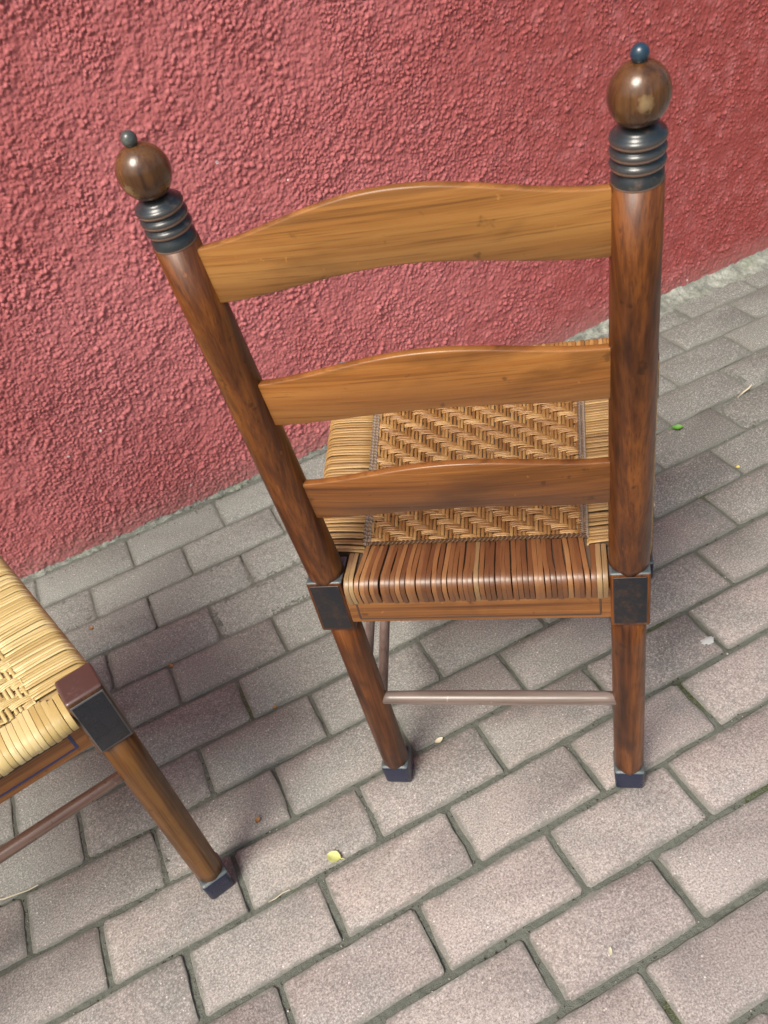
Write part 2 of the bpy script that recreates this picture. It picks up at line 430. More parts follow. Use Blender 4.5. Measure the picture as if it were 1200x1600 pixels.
# ------------------------------------------------------------------ chairs
Mdark = (.060, .020, .008)
M['post'] = wood('stained_beech', (.030, .009, .003), (.103, .031, .007), (.205, .068, .013), 'Z', .36, .75, .06)
M['post_dull'] = wood('walnut_stain', (.030, .012, .004), (.108, .044, .011), (.190, .088, .023), 'Z', .36, .65, .06)
M['slat_golden'] = wood('golden_slat_wood', (.115, .044, .010), (.290, .124, .029), (.370, .178, .048), 'X', .36, .55, .2)
M['slat_amber'] = wood('amber_slat_wood', (.110, .038, .008), (.280, .105, .021), (.360, .155, .037), 'X', .35, .55, .25)
M['slat_brown'] = wood('brown_slat_wood', (.070, .023, .006), (.190, .067, .014), (.275, .110, .026), 'X', .33, .5, .3)
M['rail'] = wood('rail_wood', (.090, .032, .010), (.215, .084, .022), (.295, .128, .036), 'X', .36, .4, .2)
M['rod'] = wood('worn_rod_wood', (.040, .020, .014), (.100, .055, .040), (.170, .110, .085), 'X', .28, .3, .6)
M['rod_dusty'] = wood('dusty_rod_wood', (.075, .050, .042), (.150, .112, .096), (.250, .205, .185), 'X', .34, .3, .3)
M['ball'] = wood('polished_ball_wood', (.030, .012, .005), (.085, .036, .012), (.140, .064, .022), 'Z', .22, .3, .5)
def ball_wear():
    m = M['ball']; t = m.node_tree; s = NT.__new__(NT); s.mat, s.t, s.b = m, t, t.nodes['Principled BSDF']
    old = s.b.inputs['Base Color'].links[0].from_socket
    tc = s.n('TexCoord').outputs['Object']; mask = 0.0
    nz = s.noise(tc, 260, 4, .7)
    for c in ((.169, -.0985, .934), (-.172, -.0975, .929)):
        d = s.n('VectorMath', {0: tc, 1: c}, operation='DISTANCE').outputs['Value']
        d = s.math('ADD', d, s.math('MULTIPLY', s.math('SUBTRACT', nz, .5), .010))
        mask = s.math('MAXIMUM', mask, s.math('SUBTRACT', 1, s.step(d, .0020, .0068)))
    s.set(s.b.inputs['Base Color'], s.mix(s.math('MULTIPLY', mask, .6), old, s.mix(nz, (.20, .12, .05), (.50, .38, .20))))
    ro = s.b.inputs['Roughness'].links[0].from_socket
    s.set(s.b.inputs['Roughness'], s.math('ADD', ro, s.math('MULTIPLY', mask, .3)))
ball_wear()
M['grey_paint'] = paint('slate_blue_paint', (.050, .066, .073), (.16, .19, .195), .42, .4)
M['ring_paint'] = paint('ring_blue_paint', (.020, .030, .036), (.150, .100, .072), .32, .40, .3)
M['ring_worn'] = paint('worn_ring_edge', (.30, .185, .135), (.13, .10, .09), .3, .5, .3)
M['navy'] = paint('navy_paint', (.005, .012, .045), (.035, .038, .048), .30, .2, .2)
M['panel'] = paint('blackened_panel_paint', (.006, .010, .016), (.060, .032, .018), .42, .62, .1)
M['panel_black'] = paint('black_panel_paint', (.003, .004, .007), (.010, .014, .022), .28, .1, .2)
M['panel_edge'] = paint('steel_blue_line', (.075, .105, .130), (.11, .10, .09), .4, .3)
M['ink'] = paint('dark_inlay', (.020, .018, .020), (.08, .04, .02), .5, .4)
M['ink_blue'] = paint('blue_inlay', (.016, .034, .170), (.025, .026, .060), .4, .4)
M['block_top'] = paint('dark_plum_block', (.075, .036, .032), (.15, .09, .075), .34, .3, .3)
M['tip_blue'] = paint('tip_blue_paint', (.014, .046, .080), (.12, .15, .15), .3, .4, .4)
M['tip_grey'] = paint('tip_grey_paint', (.060, .072, .068), (.34, .36, .31), .34, .6, .3)
tan = [(0, (.160, .068, .018)), (.3, (.300, .145, .040)), (.6, (.420, .230, .072)), (.85, (.500, .310, .120)), (1, (.60, .42, .20))]
brn = [(0, (.075, .028, .010)), (.25, (.120, .046, .016)), (.5, (.170, .070, .024)), (.72, (.230, .105, .037)), (.9, (.310, .165, .066)), (1, (.43, .28, .14))]
yel = [(0, (.330, .220, .075)), (.3, (.480, .355, .140)), (.6, (.580, .455, .205)), (.85, (.650, .530, .275)), (1, (.72, .63, .39))]
M['cane_tan'] = cane('weft_cane', tan, .32, 'X'); M['cane_warp'] = cane('warp_cane', [(p, tuple(k * .86 for k in c)) for p, c in tan], .34, 'Y')
M['cane_side'] = cane('side_cane', [(0, (.15, .075, .022)), (.3, (.30, .17, .055)), (.7, (.40, .245, .085)), (1, (.58, .42, .20))], .42, 'X', .6)
M['cane_brown'] = cane('rear_cane', brn, .36, 'Y', .4)
M['cane_pale'] = cane('pale_cane', [(0, (.17, .095, .040)), (.5, (.29, .185, .085)), (1, (.42, .31, .17))], .4, 'Y', .5)
M['cane_yellow'] = cane('yellow_cane', yel, .34, 'Y', .35); M['cane_yellow_x'] = cane('yellow_side_cane', yel, .36, 'X', .35)
M['cord'] = cane('seam_cord', [(0, (.10, .07, .05)), (.5, (.24, .17, .12)), (1, (.40, .33, .26))], .5, 'Z', .5)
M['cord_brown'] = cane('rear_seam_cord', [(0, (.06, .03, .015)), (.5, (.15, .075, .03)), (1, (.28, .16, .07))], .45, 'Z', .5)
M['core'] = plain('seat_core_fibre', (.10, .062, .038), .9, .4, 80)
M['core_yellow'] = plain('pale_seat_core', (.36, .25, .11), .9, .4, 80)

def lathe(vs, fs, p0, ax, prof, seg=32, cap=True):
    """turned piece: prof = [(distance along axis, radius)]"""
    p0 = Vector(p0); ax = Vector(ax).normalized()
    u = ax.cross(Vector((0, 1, 0))).normalized(); w = ax.cross(u)
    n0 = len(vs)
    for d, r in prof:
        for i in range(seg):
            a = 2 * math.pi * i / seg
            vs.append(p0 + ax * d + (u * math.cos(a) + w * math.sin(a)) * r)
    for k in range(len(prof) - 1):
        for i in range(seg):
            j = (i + 1) % seg
            fs.append((n0 + k * seg + i, n0 + k * seg + j, n0 + (k + 1) * seg + j, n0 + (k + 1) * seg + i))
    if cap:
        fs.append(tuple(n0 + i for i in reversed(range(seg))))
        e = n0 + (len(prof) - 1) * seg
        fs.append(tuple(e + i for i in range(seg)))

def rod(name, a, b, r, mat, parent, seg=16):
    a, b = Vector(a), Vector(b); L = (b - a).length
    v, f = [], []
    lathe(v, f, a, b - a, [(L * t, r * (1 - .16 * abs(2 * t - 1) ** 2)) for t in np.linspace(0, 1, 13)], seg)
    return mk(name, v, f, mat, parent)

def block(name, c, sx, sy, z0, z1, mats, parent, bev=.0025, rotz=0, taper=1.0, top=True):
    """square block with eased edges; its top takes the second material"""
    bm = bmesh.new()
    bmesh.ops.create_cube(bm, size=1, matrix=Matrix.Diagonal((sx, sy, z1 - z0, 1)))
    for q in bm.verts:
        if q.co.z < 0: q.co.x *= taper; q.co.y *= taper
    bmesh.ops.bevel(bm, geom=bm.edges[:], offset=bev, segments=3, profile=.6, affect='EDGES')
    bm.normal_update()
    if top and len(mats) > 1:
        for f in bm.faces:
            if f.normal.z > .45: f.material_index = 1
    bmesh.ops.transform(bm, matrix=Matrix.Translation((c[0], c[1], (z0 + z1) / 2)) @ Matrix.Rotation(rotz, 4, 'Z'), verts=bm.verts)
    return mk_bm(name, bm, mats, parent, smooth=True)

def bar(name, a, b, n, w, t, z0, z1, mat, parent, bev=.002):
    """plank from a to b (xy), thickness t across, z0..z1"""
    a, b = Vector(a), Vector(b); d = b - a; L = d.length
    bm = bmesh.new(); bmesh.ops.create_cube(bm, size=1, matrix=Matrix.Diagonal((L, t, z1 - z0, 1)))
    bmesh.ops.bevel(bm, geom=bm.edges[:], offset=bev, segments=2, profile=.6, affect='EDGES')
    mid = (a + b) / 2
    me = mk_bm(name, bm, mat, parent)
    me.location = (mid.x, mid.y, (z0 + z1) / 2); me.rotation_euler = (0, 0, math.atan2(d.y, d.x))
    return me

def strand(vs, fs, path, side, w, t, up=None):
    """flat cane strip with a rounded back along a path; side = width direction"""
    path = [Vector(p) for p in path]; n0 = len(vs); N = len(path); side = Vector(side).normalized()
    for i, p in enumerate(path):
        tg = (path[min(N - 1, i + 1)] - path[max(0, i - 1)]).normalized()
        sd = (side - tg * side.dot(tg)).normalized()
        nm = sd.cross(tg)
        if up is not None and nm.dot(up(p) if callable(up) else up) < 0: nm = -nm
        for a, h in ((-.5, 0), (-.44, .80), (0, 1), (.44, .80), (.5, 0)):
            vs.append(p + sd * (a * w) + nm * (h * t))
    for i in range(N - 1):
        for k in range(5):
            j = (k + 1) % 5
            fs.append((n0 + i * 5 + k, n0 + i * 5 + j, n0 + (i + 1) * 5 + j, n0 + (i + 1) * 5 + k))
    fs.append(tuple(n0 + k for k in range(5))); fs.append(tuple(n0 + (N - 1) * 5 + k for k in reversed(range(5))))

def sharp(o):
    o.data.set_sharp_from_angle(angle=math.radians(38)); return o

def twist(vs, fs, a, b, r, R, pitch, phase=0):
    """one strand of a twisted cord running from a to b"""
    a, b = Vector(a), Vector(b); d = b - a; L = d.length; ax = d.normalized()
    s_ = ax.cross(Vector((0, 0, 1))).normalized(); u_ = s_.cross(ax)
    N = int(L / pitch * 10); n0 = len(vs)
    for i in range(N + 1):
        t = i / N; an = 2 * math.pi * t * L / pitch + phase
        c = a + d * t + s_ * (R * math.cos(an)) + u_ * (R * math.sin(an))
        for k in range(6):
            q = 2 * math.pi * k / 6
            vs.append(c + (s_ * math.cos(q) + u_ * math.sin(q)) * r)
    for i in range(N):
        for k in range(6):
            j = (k + 1) % 6
            fs.append((n0 + i * 6 + k, n0 + i * 6 + j, n0 + (i + 1) * 6 + j, n0 + (i + 1) * 6 + k))

ZS = .4515                                   # level of the weave
FX = .2105
def edge_x(y): return .186 + .112 * y        # half width of the seat at depth y
def ypost(z): return -.0005 - .160 * max(0, z - .445)
def xpost(z): return .1645 + .0060 * max(0, z - .40)

def make_chair(label, st):
    """a ladder-back chair; local y runs from the back (0) to the front of the seat (.41)"""
    rr = random.Random(st['seed'])
    ch = link(bpy.data.objects.new('ladderback_chair', None), label=label, cat='chair', group='ladder-back chairs with woven seats')
    post, rail = st['post'], st['rail']
    # rear posts
    for s in (-1, 1):
        v, f = [], []
        x0 = s * .1640
        lathe(v, f, (x0, .0165, .030), (0, -.0165, .343), [(0, .0188), (.02, .0193), (.15, .0195), (.30, .0192), (.36, .0190)], 36)
        ax = Vector((.0045, -.160, 1)).normalized(); p0 = Vector((s * .1646, 0, .445))
        L = (.880 - .445) / ax.z
        lathe(v, f, p0, ax, [(0, .0206), (.02, .0207), (.12, .0202), (.25, .0192), (.36, .0182), (L, .0176)], 36)
        po = mk('rear_post', v, f, post, ch)
        # turned rings
        v, f = [], []; prof = [(-.001, .0171), (.0015, .0172), (.006, .0170), (.0085, .0146), (.0096, .0143)]
        for k in range(3):
            z = .0100 + k * .0082
            prof += [(z, .0158), (z + .0014, .0174), (z + .0034, .0182), (z + .0052, .0178), (z + .0066, .0164), (z + .0074, .0143)]
        prof += [(.0350, .0140), (.0372, .0110)]
        top = p0 + ax * L
        lathe(v, f, top, ax, prof, 40); rc = mk('ring_collar', v, f, [M['ring_paint'], M['ring_worn']], po)
        for k in range(3):
            b0 = (5 + 6 * k + 1) * 40
            for q in range(b0, b0 + 40): rc.data.polygons[q].material_index = 1
        for q in range(0, 40): rc.data.polygons[q].material_index = 1
        v, f = [], []; cb = .0558; rb = .0192
        lathe(v, f, top + ax * cb, ax, [(-rb * math.cos(t) * 1.03, max(.0004, rb * math.sin(t))) for t in np.linspace(.02, math.pi - .02, 26)], 40, False)
        mk('ball_finial', v, f, M['ball'], po)
        v, f = [], []; ct = cb + rb + .0044
        lathe(v, f, top + ax * ct, ax, [(-.0072, .0034), (-.006, .0036)] + [(-.0058 * math.cos(t) * .98, max(.0003, .0056 * math.sin(t))) for t in np.linspace(.75, math.pi - .03, 14)], 24, False)
        mk('finial_tip', v, f, st['tips'][0 if s < 0 else 1], po)
        block('post_block', (s * .1645, 0), .0415, .0425, .373, .4545, [post, M['grey_paint']], po, .0032)
        block('block_panel', (s * .1645, -.0212), .0345, .0024, .3785, .4500, [st['panel'], st['panel']], po, .0008)
        block('foot', (s * .1640, .0172), .0405, .0405, 0.0, .0430, [M['navy'], M['grey_paint']], po, .0055, 0, .94)
    # front legs
    for s in (-1, 1):
        v, f = [], []; x0 = s * FX; y0 = .410
        lathe(v, f, (x0, y0, .030), (0, 0, 1), [(0, .0180), (.03, .0188), (.15, .0195), (.28, .0200), (.36, .0200)], 36)
        lg = mk('front_leg', v, f, post, ch)
        block('leg_block', (x0, y0), .0420, .0430, .374, st['ztop'], [st['block'], M['block_top']], lg, .0045)
        block('panel_border', (x0, y0 + .0212), .0370, .0022, .3785, .4590, [M['panel_edge']] * 2, lg, .0006)
        block('block_panel', (x0, y0 + .0218), .0342, .0022, .3803, .4572, [st['front_panel']] * 2, lg, .0006)
        block('foot', (x0, y0), .0400, .0400, 0.0, .0425, [M['navy'], M['grey_paint']], lg, .0055, 0, .93)
    # back slats: steam bent boards with an ogee outline
    for zb, zt, ab, at, bow, mt in ((.8245, .8755, .0185, .0270, .008, st['slats'][0]), (.6890, .7410, .0105, .0205, .008, st['slats'][1]), (.5545, .6095, .0110, .0190, .008, st['slats'][2])):
        N = 56; v, f = [], []
        for i in range(N + 1):
            t = -1 + 2 * i / N
            q = (math.cos(math.pi * t) + 1) / 2; q = q ** .92
            z0, z1 = zb + ab * q + .0008 * t, zt + at * q + .0030 * t
            x = t * (xpost((zb + zt) / 2) - .008); th = .0046; e = .0017
            for dy, z in ((-th, z0 + e), (-th + e * .4, z0 + e * .4), (-th + e, z0), (th - e, z0), (th - e * .4, z0 + e * .4), (th, z0 + e), (th, z1 - e), (th - e * .4, z1 - e * .4), (th - e, z1), (-th + e, z1), (-th + e * .4, z1 - e * .4), (-th, z1 - e)):
                v.append((x, ypost(z) - bow * (1 - t * t) + dy, z))
        for i in range(N):
            for k in range(12):
                j = (k + 1) % 12
                f.append((i * 12 + k, (i + 1) * 12 + k, (i + 1) * 12 + j, i * 12 + j))
        f.append(tuple(range(12))); f.append(tuple(N * 12 + k for k in reversed(range(12))))
        sl = mk('back_slat', v, f, mt, ch, smooth=True); sl.data.set_sharp_from_angle(angle=math.radians(55))
    # seat rails with painted lines
    rb = bar('seat_rail', (-.146, -.0105), (.146, -.0105), 0, 0, .020, .3865, .4320, rail, ch)
    for nm, x_, sx, z_, sz in (('inlay_line', 0, .268, .3925, .0022), ('inlay_line', -.134, .0024, .407, .029), ('inlay_line', .134, .0024, .407, .029)):
        block(nm, (x_, -.0105), sx, .0206, z_ - sz / 2, z_ + sz / 2, [st['line'][0]], rb, .0002).matrix_parent_inverse = Matrix.Translation(-Vector(rb.location)) @ Matrix.Rotation(-rb.rotation_euler.z, 4, 'Z')
    rf = bar('seat_rail', (-.197, .4095), (.197, .4095), 0, 0, .024, .3850, .4400, rail, ch)
    for nm, x_, sx, z_, sz, mi in (('inlay_line', 0, .346, .3955, .0028, 1), ('inlay_line', 0, .346, .4175, .0028, 0), ('inlay_line', -.1745, .0036, .4065, .0248, 2), ('inlay_line', .1745, .0036, .4065, .0248, 2)):
        o = block(nm, (x_, .4095), sx, .0246, z_ - sz / 2, z_ + sz / 2, [st['line'][mi]], rf, .0002)
        o.matrix_parent_inverse = Matrix.Translation(-Vector(rf.location)) @ Matrix.Identity(4)
    for s in (-1, 1):
        bar('seat_rail', (s * .170, .022), (s * .213, .389), 0, 0, .020, .3870, .4320, rail, ch)
    # stretchers
    rod('stretcher', (-.164, .005, .204), (.164, .005, .204), .0098, st['rod'], ch)
    rod('stretcher', (-FX, .410, .305), (FX, .410, .305), .0083, st['rod'], ch)
    for s in (-1, 1):
        rod('stretcher', (s * .162, 0, .145), (s * FX, .41, .145), .0078, st['rod'], ch)
        rod('stretcher', (s * .162, 0, .243), (s * FX, .41, .243), .0074, st['rod'], ch)
    # seat: core under the weave
    y0c, y1c = -.012, .4260
    v = []
    for z in (.428, .4500):
        k = 0 if z > .44 else .004
        v += [(-.140, y0c - k + .004, z), (.140, y0c - k + .004, z), (.140, .028, z), (edge_x(.03) - .009, .028, z), (edge_x(.38) - .009, .388, z), (.190, .388, z), (.190, y1c, z),
              (-.190, y1c, z), (-.190, .388, z), (-edge_x(.38) + .009, .388, z), (-edge_x(.03) + .009, .028, z), (-.140, .028, z)]
    n = 12; f = [tuple(reversed(range(n))), tuple(range(n, 2 * n))] + [(i, (i + 1) % n, n + (i + 1) % n, n + i) for i in range(n)]
    mk('seat_core', v, f, st['core'], ch, smooth=False)
    # ends of the woven panel
    YN, YF = .040, .392
    def sx_(s, y): return (-.124 - .105 * (y - .037)) if s < 0 else (.122 + (.012 if not st['even'] else .105) * (y - .037))
    def pt(a, b):                                     # a across 0..1, b from back to front 0..1
        y = YN + (YF - YN) * b
        e = .0 if not st['even'] else .004
        xl, xr = sx_(-1, y) - e, sx_(1, y) + e
        return Vector((xl + (xr - xl) * a, y, ZS - .0030 * math.sin(math.pi * min(1, max(0, a))) * math.sin(math.pi * b)))
    NC, NR = 27, 38
    # weft: runs across, over two and under two, stepping one warp to the right on every row towards the back rail
    K = 6
    def over(c, r): return ((c + r) % 4) < 2         # weft on top of warp c in row r
    def hgt(x):                                       # smooth square wave of the float, period 4 columns
        ph = (x % 4)
        d = min(abs(ph - 1), 4 - abs(ph - 1))         # distance from the middle of the float
        return .5 + .5 * math.cos(math.pi * min(1, max(0, (d - .35) / 1.3)))
    for r in range(NR):
        v, f = [], []; jit = rr.uniform(-.08, .08)
        for hs in (-1, 0, 1):
            path = []; ph = rr.uniform(0, 6); sl = rr.uniform(-.05, .05)
            for i in range(NC * K + 1):
                c = i / K
                p = pt(c / NC, (r + .5 + jit + hs * .31 + .05 * math.sin(c * .9 + ph) + sl * math.sin(c * .4)) / NR)
                p.z += -.0008 + .0031 * hgt(c + r + .12 * hs) + rr.uniform(-.0001, .0001); path.append(p)
            strand(v, f, path, (0, 1, 0), (YF - YN) / NR * rr.uniform(.29, .36), .0013, Vector((0, 0, 1)))
        mk('weft_strip', v, f, st['weft'], ch)
    for c in range(NC):
        for hside in (-1, 1):
            v, f = [], []; path = []; jit = rr.uniform(-.05, .05)
            wd = .246 / NC
            for i in range(NR * K + 1):
                b = i / K
                p = pt((c + .5 + jit + hside * .23) / NC, b / NR)
                # the warp lies low wherever the weft floats over it
                p.z += -.0006 + .0029 * (1 - hgt(b - .5 + c + .5)); path.append(p)
            strand(v, f, path, (1, 0, 0), wd * rr.uniform(.42, .47), .0014, Vector((0, 0, 1)))
            mk('warp_strip', v, f, st['warp'], ch)
    # strands wrapped round the rear rail
    def wrap_path(ri, ro, dirv, zlow, push):
        """over the top from the seam ri to the rail edge ro, round it and down"""
        ri, ro = Vector(ri), Vector(ro); d = (ro - ri); L = d.length; d.normalize()
        R = .0135; out = []
        for t in (0, .03, .3, .6, .85, 1):
            p = ri + d * ((L - R) * t); p.z = ZS + (-.003 if t == 0 else .0006 + .0014 * math.sin(t * 2.6)); out.append(p)
        c = ro - d * R; zt = ZS + .0013
        for a in (18, 36, 54, 72, 90):
            q = math.radians(a); p = c + d * (R * math.sin(q)); p.z = zt - R * (1 - math.cos(q)); out.append(p)
        p = ro - d * .0012; p.z = (zlow + zt - R) / 2; out.append(p)
        p = ro - d * .0040; p.z = zlow; out.append(p)
        return out
    def upf(cx, cy):
        return lambda p: Vector((p.x - cx, p.y - cy, 0)) * .0 + Vector((0, 0, 1))
    NB = st['n_rear']
    for i in range(NB):
        t = (i + .5) / NB; x = -.1425 + .285 * t + rr.gauss(0, .0004)
        xi = x * .945 + rr.gauss(0, .0006); v, f = [], []
        end = i < 2 or i > NB - 3
        y_in = .026 if abs(x) > .128 else .0385 + rr.uniform(-.0015, .0015)
        if abs(x) > .128: xi = x
        path = wrap_path((xi, y_in, 0), (x, -.0235 - rr.uniform(0, .0008), 0), None, .4195 + rr.uniform(-.001, .001), 0)
        sway = rr.gauss(0, .0005)
        for q, p in enumerate(path[1:6]): p.x += sway * math.sin(q * .8)
        strand(v, f, path, (1, 0, 0), .285 / NB * rr.uniform(.93, 1.0), rr.uniform(.0011, .0018), None)
        fixup(v, f)
        mt = st['rear'] if not end and rr.random() > .02 else st['rear_end']
        sharp(mk('rush_strand', v, f, mt, ch))
    NF = st['n_front']
    for i in range(NF):
        t = (i + .5) / NF; x = -.1890 + .378 * t + rr.gauss(0, .0003)
        xi = x * .99; v, f = [], []
        path = wrap_path((xi, (.391 if abs(x) < .15 else .392) + rr.uniform(-.006, .006), 0), (x, (.4475 if st['cords'] else .4345) + rr.uniform(0, .0008), 0), None, .4290 + rr.uniform(-.001, .001), 0)
        strand(v, f, path, (1, 0, 0), .378 / NF * rr.uniform(.95, 1.03) * (.5 + .5 * st['fill']), rr.uniform(.0011, .0016), None)
        fixup(v, f)
        sharp(mk('rush_strand', v, f, st['front'], ch))
    # side borders: many thin strands, too fine to pick apart
    for s in (-1, 1):
        v, f = [], []; NS = st['n_side']
        for i in range(NS):
            t = (i + .5) / NS; y = .026 + (.386 - .026) * t + rr.gauss(0, .0006)
            xin = sx_(s, y) + s * (.002 if not st['even'] else rr.uniform(-.012, .004))
            v1, f1 = [], []
            path = wrap_path((xin, y + rr.uniform(-.001, .001), 0), (s * edge_x(y), y + .003 + rr.uniform(-.0015, .0015), 0), None, .4190, 0)
            lift = rr.uniform(0, .0010)
            for p in path: p.z += lift
            strand(v1, f1, path, (0, 1, 0), .36 / NS * rr.uniform(.86, 1.02) * st['fill'], .0015, None)
            fixup(v1, f1)
            n = len(v); v += v1; f += [tuple(q + n for q in ff) for ff in f1]
        mk('side_strands', v, f, st['side'], ch, kind='stuff')
        # twisted cords along the seam
        if st['cords']:
            for off in (0, .0048):
                v, f = [], []
                for ph in (0, math.pi):
                    twist(v, f, (sx_(s, YN) + s * (.001 - off), YN - .004, ZS + .0026), (sx_(s, YF) + s * (.001 - off), YF, ZS + .0030), .0012, .0017, .0066, ph + off * 300)
                mk('seam_cord', v, f, M['cord'], ch)
    if st['cords']:
        v, f = [], []
        for ph in (0, math.pi): twist(v, f, (-.124, .0385, ZS + .0030), (.122, .0385, ZS + .0030), .0016, .0013, .0100, ph)
        mk('seam_cord', v, f, M['cord_brown'], ch)
    return ch

def fixup(v, f):
    """turn the faces of a strand outward if it was built inside out"""
    c = sum((Vector(p) for p in v), Vector()) / len(v)
    k = 5 * 4
    a, b, d = Vector(v[k + 1]), Vector(v[k + 2]), Vector(v[k + 6])
    # crown of the strip must lie above its flat side on the top run
    if v[k + 2].z < v[k].z:
        for i in range(0, len(v), 5):
            fl = (v[i] + v[i + 4]) / 2
            for j in (1, 2, 3): v[i + j] = v[i + j] - 2 * (v[i + j] - fl) + 2 * (v[i + j] - fl).dot((v[i + 4] - v[i]).normalized()) * (v[i + 4] - v[i]).normalized()

M['block_dark'] = wood('dark_block_wood', (.022, .010, .006), (.070, .028, .012), (.120, .050, .020), 'Z', .3, .6, .3)
A = dict(seed=3, post=M['post'], block=M['post'], ztop=.4540, rail=M['rail'], rod=M['rod_dusty'], panel=M['panel'], front_panel=M['panel'], slats=(M['slat_golden'], M['slat_amber'], M['slat_brown']),
         tips=(M['tip_grey'], M['tip_blue']), line=(M['ink'], M['ink'], M['ink']), core=M['core'], weft=M['cane_tan'], warp=M['cane_warp'], rear=M['cane_brown'], rear_end=M['cane_pale'],
         front=M['cane_tan'], side=M['cane_side'], n_rear=49, n_front=62, n_side=66, fill=1.0, cords=True, even=False)
B = dict(A, seed=9, block=M['block_dark'], rod=M['rod'], ztop=.4655, post=M['post_dull'], panel=M['panel_black'], front_panel=M['panel_black'], line=(M['ink'], M['ink_blue'], M['ink_blue']), core=M['core_yellow'], weft=M['cane_yellow_x'], warp=M['cane_yellow'],
         rear=M['cane_yellow'], rear_end=M['cane_yellow'], front=M['cane_yellow'], side=M['cane_yellow_x'], n_rear=40, n_front=58, n_side=74, fill=1.10, cords=False, even=True)
c1 = make_chair('wooden ladder-back chair seen from behind, brown woven seat towards the red wall', A)
c1.location = (-.0045, -.1195, 0); c1.rotation_euler = (0, 0, -.5774)
c2 = make_chair('chair cut off at the left edge with pale yellow woven seat and black corner panel', B)
th = math.radians(190)
fx, fy = -FX, .410
c2.location = (-.4313 - (math.cos(th) * fx - math.sin(th) * fy), -.0367 - (math.sin(th) * fx + math.cos(th) * fy), 0)
c2.rotation_euler = (0, 0, th)

# ------------------------------------------------------------------ small things lying about
M['leaf_green'] = plain('fresh_leaf', (.10, .30, .035), .45, .3, 300)
M['leaf_pale'] = plain('pale_leaf', (.50, .54, .20), .5, .2, 200)
M['straw'] = plain('dry_straw', (.55, .52, .38), .6, .2, 200)
M['petal'] = plain('cream_petal', (.72, .66, .48), .5, .15, 200)
M['petal_yellow'] = plain('yellow_petal', (.66, .58, .16), .5, .15, 200)
M['leaf_brown'] = plain('dry_brown_leaf', (.36, .19, .07), .6, .4, 300)
M['lime'] = plain('white_lime_spot', (.44, .46, .45), .85, .25, 300)
M['red_spot'] = plain('red_paint_smear', (.26, .10, .09), .8, .2, 200)

def leaf(name, x, y, L, W, rot, mat, label, cat='leaf', curl=.25, stem=.0, fold=.3, group=None, z=.0015):
    v, f = [], []; NL, NW = 9, 5
    for i in range(NL):
        t = i / (NL - 1); w = W * (math.sin(math.pi * min(1, t * .96 + .03)) ** .75)
        for j in range(NW):
            s = -1 + 2 * j / (NW - 1)
            v.append((L * (t - .5), s * w * (1 + .06 * math.sin(i * 2.3 + j)), z + abs(s) * w * fold + curl * L * (t - .5) ** 2 + .0004 * math.sin(i * 3 + j)))
    for i in range(NL - 1):
        for j in range(NW - 1):
            f.append((i * NW + j, i * NW + j + 1, (i + 1) * NW + j + 1, (i + 1) * NW + j))
    n = len(v); v += [(a, b, c - .0005) for a, b, c in v]; f += [tuple(n + q for q in reversed(ff)) for ff in f]
    o = mk(name, v, f, mat, label=label, cat=cat, group=group); o.location = (x, y, 0); o.rotation_euler = (0, 0, rot)
    if stem:
        v, f = [], []; lathe(v, f, (L * .47, 0, z + curl * L * .2), (1, .2, -.12), [(0, .0007), (stem, .0006)], 8)
        mk('stem', v, f, mat, o)
    return o

def twig(name, pts, r, mat, label, cat='twig', group=None):
    v, f = [], []; pts = [Vector(p) for p in pts]; seg = 7
    for i, p in enumerate(pts):
        tg = (pts[min(len(pts) - 1, i + 1)] - pts[max(0, i - 1)]).normalized(); s_ = tg.cross(Vector((0, 0, 1))).normalized(); u_ = s_.cross(tg)
        rad = r * (1 - .4 * i / (len(pts) - 1))
        for k in range(seg):
            a = 2 * math.pi * k / seg; v.append(p + (s_ * math.cos(a) + u_ * math.sin(a)) * rad)
    for i in range(len(pts) - 1):
        for k in range(seg):
            j = (k + 1) % seg; f.append((i * seg + k, i * seg + j, (i + 1) * seg + j, (i + 1) * seg + k))
    f.append(tuple(range(seg))); f.append(tuple((len(pts) - 1) * seg + k for k in reversed(range(seg))))
    return mk(name, v, f, mat, label=label, cat=cat, group=group)

def blot(name, x, y, R, mat, label, parent=None, k=0, asp=1.0):
    v = [(0, 0, .0032)]; n = 22; rr = random.Random(k)
    for q, h in ((.6, .0030), (1, .0012)):
        for i in range(n):
            a = 2 * math.pi * i / n; rad = R * q * (.68 + .45 * rr.random())
            v.append((math.cos(a) * rad, math.sin(a) * rad * asp, h))
    f = [(0, 1 + i, 1 + (i + 1) % n) for i in range(n)] + [(1 + i, 1 + n + i, 1 + n + (i + 1) % n, 1 + (i + 1) % n) for i in range(n)]
    o = mk(name, v, f, mat, label=label, cat='stain'); o.location = (x, y, 0); return o

leaf('green_leaf', .697, .384, .022, .0075, 2.6, M['leaf_green'], 'small bright green curled leaf on the grey pavers right of the chair', 'leaf', .9, .010, .7, None, .003)
leaf('pale_leaf', -.272, -.088, .021, .0085, -.75, M['leaf_pale'], 'pale yellow-green leaf with short stem on the reddish pavers in front', 'leaf', .5, .006, .35, None, .002)
leaf('yellow_petal', .706, .223, .0085, .0035, .4, M['petal_yellow'], 'tiny yellow petal on a grey paver below the green leaf', 'petal', .6)
leaf('white_blossom', .517, .232, .013, .0045, 1.2, M['petal'], 'cream blossom lying just right of the tall right-hand chair post', 'blossom', .8)
leaf('cream_petal', -.059, 0, .014, .0040, .1, M['petal'], 'cream petal under the rear stretcher of the brown chair', 'petal', .5)
leaf('brown_leaf_scrap', -.351, .023, .010, .0038, .9, M['leaf_brown'], 'dry brown leaf scrap on a paver above the pale leaf', 'leaf scrap', 1.2, 0, .8)
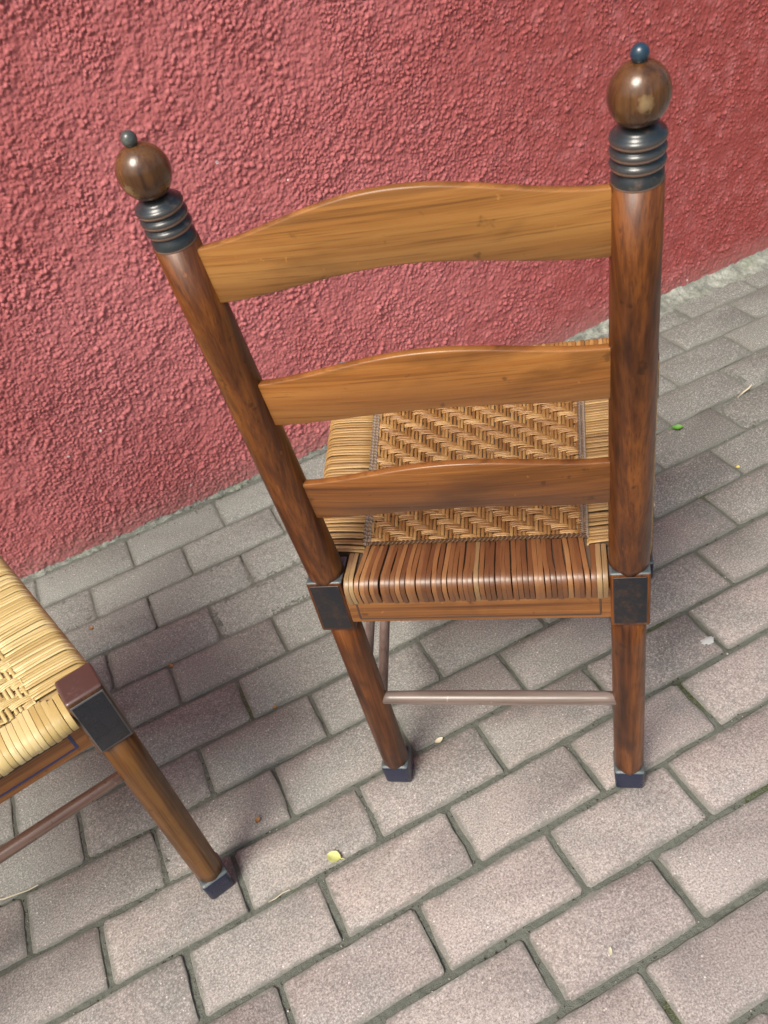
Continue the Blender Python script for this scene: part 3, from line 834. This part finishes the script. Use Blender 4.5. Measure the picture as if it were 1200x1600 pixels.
leaf('brown_leaf_scrap', -.397, .392, .011, .0030, 2.0, M['leaf_brown'], 'dry brown leaf scrap with pale tail in a joint right of the yellow seat', 'leaf scrap', 1.0, .008, .6)
leaf('tan_seed', -.516, .578, .009, .0040, .6, M['leaf_brown'], 'small tan seed on the paver nearest the yellow seat edge', 'seed', .6)
leaf('tan_flake', -.262, .202, .0075, .0030, .3, M['leaf_brown'], 'tiny tan flake between the two chairs beside a mossy joint', 'flake', .6)
leaf('straw_chip', -.018, -.372, .010, .0022, 1.0, M['straw'], 'yellowish straw chip on a large paver at the bottom right', 'chip', .4)
twig('straw_curl', [(-.745, .112, .004), (-.725, .104, .005), (-.705, .100, .006), (-.690, .098, .005), (-.675, .099, .004)], .0013, M['straw'], 'pale curved straw lying at the left edge below the yellow chair', 'straw')
twig('pale_thread', [(-.376, -.100, .003), (-.366, -.101, .004), (-.355, -.098, .003), (-.344, -.099, .003)], .0009, M['straw'], 'thin pale thread in the joint below the pale leaf', 'thread')
twig('pale_twig', [(.858, .392, .003), (.876, .397, .004), (.894, .401, .004), (.903, .404, .006), (.906, .406, .004)], .0018, M['petal'], 'cream dried flower stalk on the grey pavers near the right edge', 'twig')
twig('straw_sliver', [(-.625, .303, .003), (-.600, .308, .004), (-.580, .316, .003)], .0012, M['straw'], 'pale straw sliver beneath the front rail of the yellow chair', 'straw')
blot('paint_spot', .388, -.067, .0125, M['lime'], 'white lime spot on the paver right of the right rear leg', k=5, asp=.6)

def scatter(name, pts, mat, **kw):
    v, f = [], []
    for x, y, z, r in pts:
        n = len(v); k = 6; sq = random.uniform(.4, .8); a0 = random.random() * 6
        v.append((x, y, z + r * sq))
        for i in range(k):
            a = a0 + 2 * math.pi * i / k; q = r * random.uniform(.7, 1.2)
            v.append((x + q * math.cos(a), y + q * math.sin(a), z + r * sq * random.uniform(.1, .5)))
        for i in range(k): v.append((v[n + 1 + i][0], v[n + 1 + i][1], z - .001))
        for i in range(k):
            j = (i + 1) % k
            f.append((n, n + 1 + i, n + 1 + j)); f.append((n + 1 + i, n + 1 + k + i, n + 1 + k + j, n + 1 + j))
    return mk(name, v, f, mat, **kw)

M['grit'] = plain('pale_grit', (.42, .38, .33), .8, .5, 400)
M['dark_grit'] = plain('dark_grit', (.06, .05, .04), .9, .5, 400)
M['moss'] = plain('moss', (.050, .062, .016), .95, .6, 500)
P_ = [(random.uniform(-.9, 1.5), random.uniform(-.6, .79), 0, random.uniform(.0003, .0010) if random.random() < .94 else random.uniform(.0010, .0018)) for _ in range(2200)]
scatter('grit', P_, M['grit'], kind='stuff')
P_ = []
for _ in range(900):
    x = random.uniform(-.9, 1.5); r = random.randint(-8, 5); yy = -r * .1 + random.gauss(0, .004)
    P_.append((x, yy, -.002, random.uniform(.0006, .0018)))
for _ in range(260):
    x = random.uniform(-.8, 1.4); P_.append((x, .800 - .045 * min(1, max(0, (x - .62) / .35)) - abs(random.gauss(0, .012)), 0, random.uniform(.0006, .0019)))
scatter('dark_grit', P_, M['dark_grit'], kind='stuff')
P_ = []
for mx, my, dx, dy in ((-.30, .24, .002, .018), (.274, -.300, .022, .002), (.300, -.132, .002, .016), (.34, 0, .022, .002), (.60, .20, .015, .002), (0, -.465, .002, .012)):
    for _ in range(45): P_.append((random.gauss(mx, dx), random.gauss(my, dy), -.0035, random.uniform(.0008, .0020)))
scatter('moss', P_, M['moss'], kind='stuff')
